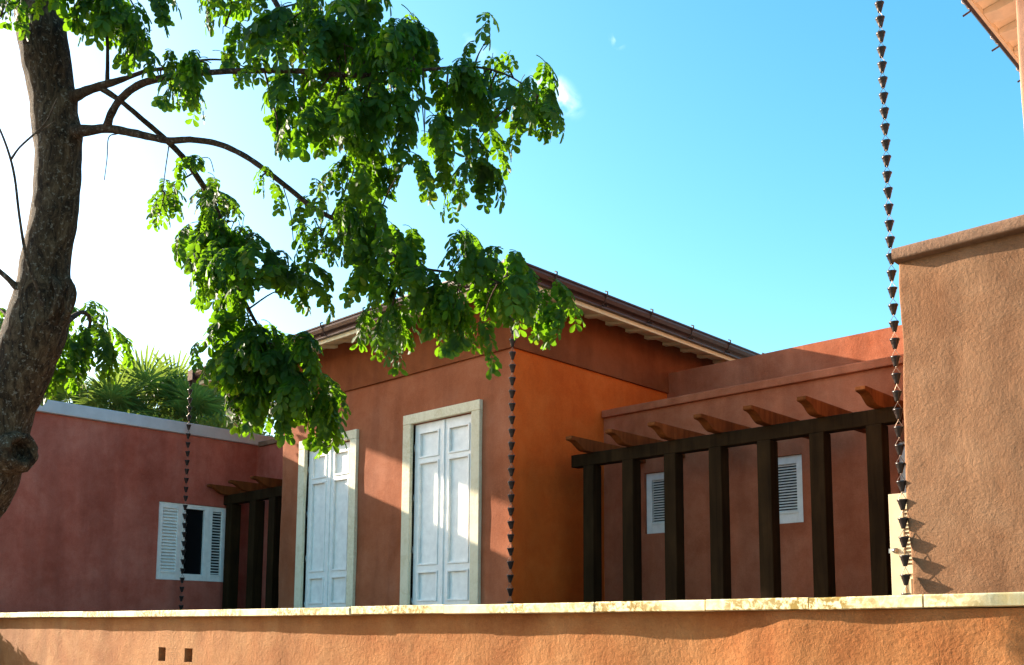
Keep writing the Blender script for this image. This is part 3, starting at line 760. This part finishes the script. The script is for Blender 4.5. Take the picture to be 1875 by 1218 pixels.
branch([(196, 232, 5.48, 8), (204, 208, 5.44, 7), (222, 180, 5.4, 6.5), (258, 154, 5.34, 6.5), (310, 141, 5.28, 6), (370, 134, 5.22, 5.5), (440, 130, 5.18, 5), (540, 130, 5.15, 5), (640, 138, 5.12, 4.5), (720, 134, 5.1, 3.6), (800, 126, 5.08, 2.8), (870, 123, 5.06, 2.2), (930, 138, 5.05, 1.6), (985, 175, 5.04, 1.2)])
branch([(196, 154, 5.5, 4), (197, 110, 5.5, 3.5), (196, 65, 5.5, 3), (190, 10, 5.5, 2.8), (182, -60, 5.5, 2.6)])
branch([(868, 123, 5.06, 2), (876, 100, 5.05, 1.4), (886, 82, 5.05, 1)])
branch([(390, -190, 5.3, 9), (450, -90, 5.3, 7), (505, 5, 5.3, 5), (530, 50, 5.28, 4), (560, 100, 5.25, 3)])
branch([(70, -120, 5.6, 22), (150, -170, 5.55, 14), (260, -200, 5.45, 11), (390, -190, 5.3, 9)])
branch([(182, -60, 5.5, 3), (220, -30, 5.5, 2), (250, 20, 5.5, 1.5)])
branch([(70, -120, 5.6, 14), (40, -90, 5.5, 6), (20, -20, 5.4, 3), (0, 30, 5.4, 2)])
# bare twigs on the left of the trunk
branch([(78, 560, 5.44, 4), (66, 520, 5.4, 4), (48, 470, 5.36, 3.2), (36, 400, 5.34, 2.6), (24, 310, 5.33, 2.4), (0, 238, 5.33, 2.0), (-30, 190, 5.33, 1.6)], 'bare_twig', reg=False)
branch([(20, 292, 5.33, 2), (36, 270, 5.33, 1.8), (62, 246, 5.34, 1.8), (84, 224, 5.34, 1.5), (105, 180, 5.34, 1)], 'bare_twig', reg=False)
branch([(62, 246, 5.34, 1.6), (84, 234, 5.34, 1.3), (102, 221, 5.34, .9)], 'bare_twig', reg=False)
branch([(34, 530, 5.5, 7), (12, 508, 5.48, 5), (-20, 480, 5.46, 4)], 'bare_twig', reg=False)
branch([(120, 590, 5.7, 6), (150, 572, 6.0, 4), (165, 590, 6.1, 3), (150, 640, 6.15, 2), (130, 690, 6.15, 1.5)])
branch([(30, 600, 5.7, 5), (5, 570, 5.8, 3), (-20, 560, 5.9, 2)])
for rows in ([(215, 245, 5.47, 1.3), (199, 252, 5.47, 1.1), (196, 290, 5.47, 1), (191, 330, 5.47, .6)], [(309, 268, 5.4, 1.2), (303, 310, 5.4, 1), (298, 350, 5.4, .7)], [(518, 340, 5.3, 1.1), (532, 390, 5.3, .9), (537, 440, 5.3, .6)],
             [(348, 305, 5.75, .9), (362, 292, 5.74, .8), (383, 290, 5.74, .7), (392, 315, 5.74, .5)], [(485, 132, 5.16, 2), (497, 180, 5.15, 1.6), (508, 225, 5.15, 1.2), (502, 270, 5.15, .8)], [(575, 400, 5.3, 1.1), (590, 430, 5.3, 1), (600, 470, 5.3, .7)],
             [(455, 120, 5.4, 1), (445, 72, 5.4, .8), (412, 48, 5.4, .7), (408, 62, 5.4, .5)]):
    branch(rows, 'hanging_twig', 6, True, 5)

# ---- compound leaves
def leaflet(mb, p, d, side, nrm, ln, wd, rr):
    """one obovate leaflet from p along d, folded a little along its midrib"""
    pts = [(0, 0), (.28, .30), (.62, .50), (.88, .36), (1, .0)]
    dz = nrm*(-wd*.10); vs = [p]
    for t, q in pts[1:-1]:
        sag = nrm*(-ln*.10*t*t)
        vs += [p+d*ln*t+side*wd*q+sag-dz, p+d*ln*t-side*wd*q+sag-dz]
    vs.append(p+d*ln+nrm*(-ln*.12))
    c1 = p+d*ln*.30+dz*.6; c2 = p+d*ln*.66+nrm*(-ln*.05)+dz*.6
    vs += [c1, c2]
    n = len(mb.v)
    mb.add(vs, [(0, 1, 8), (1, 3, 9, 8), (3, 5, 9), (5, 7, 9), (0, 8, 2), (8, 9, 4, 2), (9, 6, 4), (9, 7, 6)], True)
def frond_mesh(seed, npairs=4, L=.30, lp=.15, nl=5, droop=1.0):
    r = random.Random(seed); mb = MB(); pts = []; p = Vector((0, 0, 0)); n = 10
    th = r.uniform(.05, .45)
    for i in range(n+1):
        pts.append(p.copy()); th -= droop*(.17+.05*r.random()); p = p+Vector((cos(max(th, -1.5)), 0, sin(max(th, -1.5))))*(L/n)
    mb.tube(pts, [.0028*(1-.6*i/n) for i in range(n+1)], 4, False)
    slots = [(.30+.70*k/(npairs-1)) for k in range(npairs)]
    for k, t in enumerate(slots):
        i = min(n-1, int(t*n)); P0 = pts[min(n, round(t*n))]; T = (pts[i+1]-pts[i]).normalized()
        for s in (1, -1):
            side = Vector((0, s, 0)); sp = r.uniform(.55, .95) if k < npairs-1 else r.uniform(.25, .5)
            d = (T*(1-sp*.55)+side*sp+Vector((0, 0, r.uniform(-.25, .1)))).normalized()
            m = 6; q = P0.copy(); ax = []; ln = lp*(.75+.35*t)*r.uniform(.85, 1.1)
            for j in range(m+1):
                ax.append(q.copy()); d = (d+Vector((0, 0, -.16*droop*(1+.4*r.random())))).normalized(); q = q+d*(ln/m)
            mb.tube(ax, [.0016]*(m+1), 3, False)
            for j in range(nl):
                u = .14+.86*j/(nl-1); jj = min(m-1, int(u*m)); b = ax[jj]+(ax[jj+1]-ax[jj])*(u*m-jj); D = (ax[jj+1]-ax[jj]).normalized()
                up_ = Vector((0, 0, 1)); S = D.cross(up_)
                S = S.normalized() if S.length > .1 else Vector((0, s, 0))
                Nn = S.cross(D).normalized()
                ll = (.038+.032*u)*r.uniform(.72, 1.18)
                for z in (1, -1):
                    fwd = r.uniform(.35, .75)+.35*(j == nl-1)
                    ld = (S*z*(1.05-.35*fwd)+D*fwd+Nn*r.uniform(-.35, .15)+Vector((0, 0, -.12))).normalized()
                    nn = (Nn+Vector((r.uniform(-.35, .35), r.uniform(-.35, .35), r.uniform(-.2, .2)))).normalized()
                    sd = ld.cross(nn).normalized(); nn = sd.cross(ld)
                    leaflet(mb, b, ld, sd, nn, ll, ll*r.uniform(.50, .62), r)
    return mb
FR = [frond_mesh(100+i, npairs=rnd.choice((3, 4, 4)), L=rnd.uniform(.17, .25), lp=rnd.uniform(.085, .115), nl=rnd.choice((4, 5, 5)), droop=rnd.choice((.6, .9, 1.2, 1.6))) for i in range(10)]
SPARSE = [frond_mesh(300+i, npairs=2, L=.12, lp=.10, nl=4, droop=.9) for i in range(4)]
FRM = [m.mesh('leaf', 'leaf') for m in FR]; SPM = [m.mesh('leaf', 'leaf') for m in SPARSE]
CL = [  # x, y, rx, ry, number of leaves, depth, sparse
 (560, 55, 105, 55, 20, 5.25, 0), (650, 120, 105, 65, 28, 5.15, 0), (745, 105, 50, 62, 14, 5.1, 0), (590, 215, 78, 62, 20, 5.15, 0), (700, 225, 72, 62, 18, 5.12, 0), (640, 310, 55, 42, 8, 5.15, 0),
 (655, 385, 26, 42, 8, 5.2, 0), (775, 270, 26, 40, 6, 5.1, 0), (850, 300, 26, 55, 9, 5.05, 0), (735, 315, 10, 28, 2, 5.1, 0), (830, 190, 45, 38, 8, 5.08, 0), (905, 195, 48, 48, 12, 5.05, 0), (982, 205, 34, 36, 9, 5.04, 0), (888, 95, 16, 14, 2, 5.05, 1), (925, 130, 16, 12, 2, 5.05, 1),
 (480, 60, 50, 36, 7, 5.35, 0), (455, 95, 40, 25, 5, 5.4, 1), (495, 190, 16, 60, 6, 5.15, 1), (410, 0, 48, 6, 5, 5.35, 0), (640, 5, 40, 16, 5, 5.25, 0), (388, 150, 22, 34, 5, 5.4, 0), (318, 178, 25, 38, 6, 5.45, 0), (245, 55, 46, 48, 17, 5.5, 0), (195, 45, 30, 40, 6, 5.5, 0), (292, 112, 16, 22, 4, 5.46, 0),
 (58, -26, 14, 10, 2, 5.3, 0), (128, -14, 20, 12, 3, 5.4, 0), (158, 5, 14, 18, 3, 5.45, 0), (2, 40, 16, 26, 4, 5.4, 0),
 (385, 380, 36, 40, 8, 5.9, 0), (300, 395, 36, 40, 7, 5.85, 1), (440, 430, 62, 46, 16, 5.74, 0), (470, 505, 72, 50, 20, 5.70, 0), (385, 460, 30, 40, 6, 5.74, 0), (395, 525, 22, 28, 5, 5.70, 0), (535, 545, 38, 36, 8, 5.70, 0), (430, 600, 36, 26, 7, 5.63, 1),
 (490, 640, 55, 34, 14, 5.63, 0), (450, 690, 46, 46, 13, 5.63, 0), (530, 685, 62, 52, 20, 5.63, 0), (575, 725, 38, 50, 13, 5.63, 0), (490, 750, 50, 36, 9, 5.63, 0), (570, 775, 28, 22, 5, 5.63, 0), (425, 745, 22, 30, 4, 5.63, 0), (395, 660, 14, 30, 3, 5.63, 1),
 (570, 440, 16, 30, 2, 5.32, 1), (480, 330, 14, 20, 2, 5.3, 1), (562, 385, 16, 20, 2, 5.3, 1), (615, 480, 34, 42, 8, 5.33, 1), (705, 460, 58, 36, 15, 5.33, 0), (695, 540, 42, 46, 10, 5.33, 0), (710, 620, 24, 48, 7, 5.33, 0), (780, 545, 40, 46, 11, 5.35, 0), (840, 575, 44, 46, 12, 5.35, 0), (845, 465, 30, 24, 7, 5.36, 0), (880, 615, 20, 24, 3, 5.35, 0),
 (925, 520, 44, 30, 11, 5.35, 0), (955, 555, 42, 34, 10, 5.34, 0), (990, 560, 26, 30, 6, 5.33, 0), (895, 545, 20, 20, 3, 5.35, 0),
 (155, 620, 36, 44, 11, 6.15, 0), (125, 685, 32, 34, 8, 6.15, 0), (178, 640, 20, 30, 4, 6.15, 0), (6, 600, 16, 34, 4, 5.9, 0)]
LEAVES = []
for cx_, cy_, rx_, ry_, n, dp, sp_ in CL:
    rx_ = max(8, rx_-18); ry_ = max(8, ry_-14); n = max(1, round(n*(1.0 if cy_ < 330 and cx_ > 540 else .86))); ntw = max(1, round(n/4)); tips = []; subs = []
    for _ in range(ntw):
        an, q = rnd.uniform(0, 2*pi), sqrt(rnd.random())*.7
        T = at(cx_+rx_*q*cos(an), cy_-ry_*.5+ry_*q*.6*sin(an), dp+rnd.uniform(-1, 1)*(.10 if dp == 5.63 else .22))
        B = min(BR, key=lambda b: (b-T).length)
        mid_ = (B+T)/2+Vector((0, 0, .10*(T-B).length))+Vector((rnd.uniform(-.03, .03),)*3)
        pts = [Vector(v) for v in smoothpath([tuple(B), tuple(mid_), tuple(T)], 4)]
        MB().tube(pts, [.006-.004*i/(len(pts)-1) for i in range(len(pts))], 5).build('twig', 'twig', tree)
        tips.append(pts); subs.append((cx_+rx_*q*1.35*cos(an), cy_+ry_*q*1.35*sin(an)))
    for i in range(n):
        an, q = rnd.uniform(0, 2*pi), rnd.random()**.5
        sx_, sy_ = subs[i % ntw]; lx_, ly_ = sx_+rnd.gauss(0, 15), sy_+rnd.gauss(0, 17)
        A = at(lx_, ly_-45, dp+rnd.uniform(-1, 1)*(.13 if dp == 5.63 else .28))
        tp_ = min((p for t_ in tips for p in t_[2:]), key=lambda p: (p-A).length)
        A = A+(tp_-A)*.12
        yaw_ = atan2(A.y-tp_.y, A.x-tp_.x)+rnd.uniform(-1.6, 1.6)
        sc_ = rnd.uniform(.68, 1.0)*(.95 if sp_ else 1)
        LEAVES.append((A, yaw_, rnd.uniform(-.25, .25), rnd.uniform(-.25, .35), sc_, (1, rnd.randrange(4)) if sp_ else (0, rnd.randrange(10)), lx_, ly_, tp_))
vis = [l for l in LEAVES if 0 < l[6] < 1875 and l[7] > 5]
vis.sort(key=lambda l: -l[4]*(1.0 if l[5][0] == 0 else .6)/(l[0]-EYE).length)
chosen = set(id(l) for l in vis[:300])
crown = empty('crown', (0, 0, 0)); crown.parent = tree; crown.location = -tree.location
rest = MB()
for l in LEAVES:
    A, yw, rl, pt_, s_, (sp_, k), lx_, ly_, tp_ = l
    Mx = Matrix.Translation(A) @ Matrix.Rotation(yw, 4, 'Z') @ Matrix.Rotation(pt_, 4, 'Y') @ Matrix.Rotation(rl, 4, 'X') @ Matrix.Scale(s_, 4)
    if id(l) in chosen:
        o = bpy.data.objects.new('leaf', (SPM if sp_ else FRM)[k]); C.objects.link(o); o.parent = crown; o.matrix_local = Mx
    else:
        src = (SPARSE if sp_ else FR)[k]; rest.add([Mx @ Vector(v) for v in src.v], src.f, True)
tag(link('foliage', rest.mesh('foliage', 'leaf'), crown), kind='stuff')

# ------------------------------------------------------------------ fan palms and shrubs behind the side wing
def fan_mesh(seed, R_=.75, n=26):
    r = random.Random(seed); mb = MB()
    mb.tube([(-.55, 0, -.10), (-.25, 0, .02), (0, 0, 0)], [.014, .011, .008], 5, False)
    for i in range(n):
        a = radians(-125+250*i/(n-1))+r.uniform(-.02, .02); ln = R_*(1-.28*abs(i/(n-1)-.5)*2)*r.uniform(.9, 1.06)
        d = Vector((cos(a), sin(a), 0)); s = Vector((-sin(a), cos(a), 0)); dr = r.uniform(.08, .30)
        z = lambda t: Vector((0, 0, .10*t-dr*t*t*1.1-.25*t*t*(abs(a)/2.2)))
        w_ = .030; b0 = d*.04
        p1, p2, p3 = d*ln*.45+z(.45), d*ln*.8+z(.8), d*ln+z(1)
        up_ = Vector((0, 0, .014))
        mb.add([b0, p1+s*w_+up_, p1-s*w_+up_, p1, p2+s*w_*.7+up_*.6, p2-s*w_*.7+up_*.6, p2, p3], [(0, 1, 3), (0, 3, 2), (1, 4, 6, 3), (3, 6, 5, 2), (4, 7, 6), (6, 7, 5)])
    return mb.mesh('frond', 'palm')
FAN = [fan_mesh(500+i, rnd.uniform(.7, .85)) for i in range(4)]
PAL = [(262, 748, 20.0, 1.0, 'with the tallest green fans'), (318, 752, 21.0, 1.0, 'with upright fans next to the gutter end'), (205, 770, 19.0, .85, 'with low yellowish fans'), (125, 762, 19.5, .75, 'with bluish fans beside the tree trunk'), (395, 765, 22.0, 1.05, 'in shade under the gutter end'), (352, 780, 19.8, .9, 'with drooping fans behind the rain chain')]
for x_, y_, d_, s_, t_ in PAL:
    p = at(x_, y_, d_)
    pm = empty('fan_palm', (p.x, p.y, 0), 'fan palm behind the white coping '+t_, 'palm tree', 'fan palms behind the side wing')
    MB().tube([(p.x, p.y, 0), (p.x+.05, p.y, p.z*.5), (p.x, p.y, p.z)], [.16, .13, .11], 10).build('trunk', 'bark', pm)
    for i in range(20):
        yw = 2*pi*i*.618+rnd.uniform(-.3, .3); pt_ = radians(75-105*(i/19))
        o = bpy.data.objects.new('frond', FAN[rnd.randrange(4)]); C.objects.link(o); o.parent = pm
        o.matrix_local = Matrix.Translation((0, 0, p.z)) @ Matrix.Rotation(yw, 4, 'Z') @ Matrix.Rotation(-pt_, 4, 'Y') @ Matrix.Translation((.55*s_, 0, .05)) @ Matrix.Scale(s_, 4)
def shrub(c, rad, n, label, mat='shrub', lsz=.09, group=None):
    o = empty('shrub', (c.x, c.y, 0), label, 'shrub', group)
    MB().tube([(c.x, c.y, 0), (c.x, c.y, c.z)], [.06, .03], 8).build('stem', 'twig', o)
    mb = MB()
    for _ in range(n):
        u = Vector((rnd.gauss(0, 1), rnd.gauss(0, 1), rnd.gauss(0, 1))).normalized()
        rr = rad*(rnd.random()**.35)*(.85+.3*noise.noise(u*2.3+c)); p = c+Vector((u.x*rr, u.y*rr, u.z*rr*.85))
        d = (u+Vector((rnd.gauss(0, .5), rnd.gauss(0, .5), rnd.gauss(0, .5)))).normalized(); s = d.orthogonal().normalized(); s.rotate(Matrix.Rotation(rnd.uniform(0, 6), 3, d))
        l_ = lsz*rnd.uniform(.6, 1.3)
        mb.add([p, p+d*l_*.5+s*l_*.28, p+d*l_, p+d*l_*.5-s*l_*.28], [(0, 1, 2, 3)])
    tag(mb.build('foliage', mat, o), kind='stuff')
    return o
for x_, y_, d_, r_, t_ in ((300, 800, 18.2, .55, 'yellow green shrub peeping over the white coping below the palms'), (395, 800, 19.0, .55, 'yellow green shrub over the coping behind the rain chain'), (455, 810, 20, .7, 'olive shrub behind the low hanging leaves'), (240, 800, 17.8, .45, 'yellow green shrub at the foot of the fan palms')):
    shrub(at(x_, y_, d_), r_, 900, t_)
shrub(Vector((-14.1, 3.75, E-.25)), .95, 9000, 'round clipped shrub added out of view to shade the garden wall', lsz=.10)  # unseen shrub, added for its shadow on the wall's left end
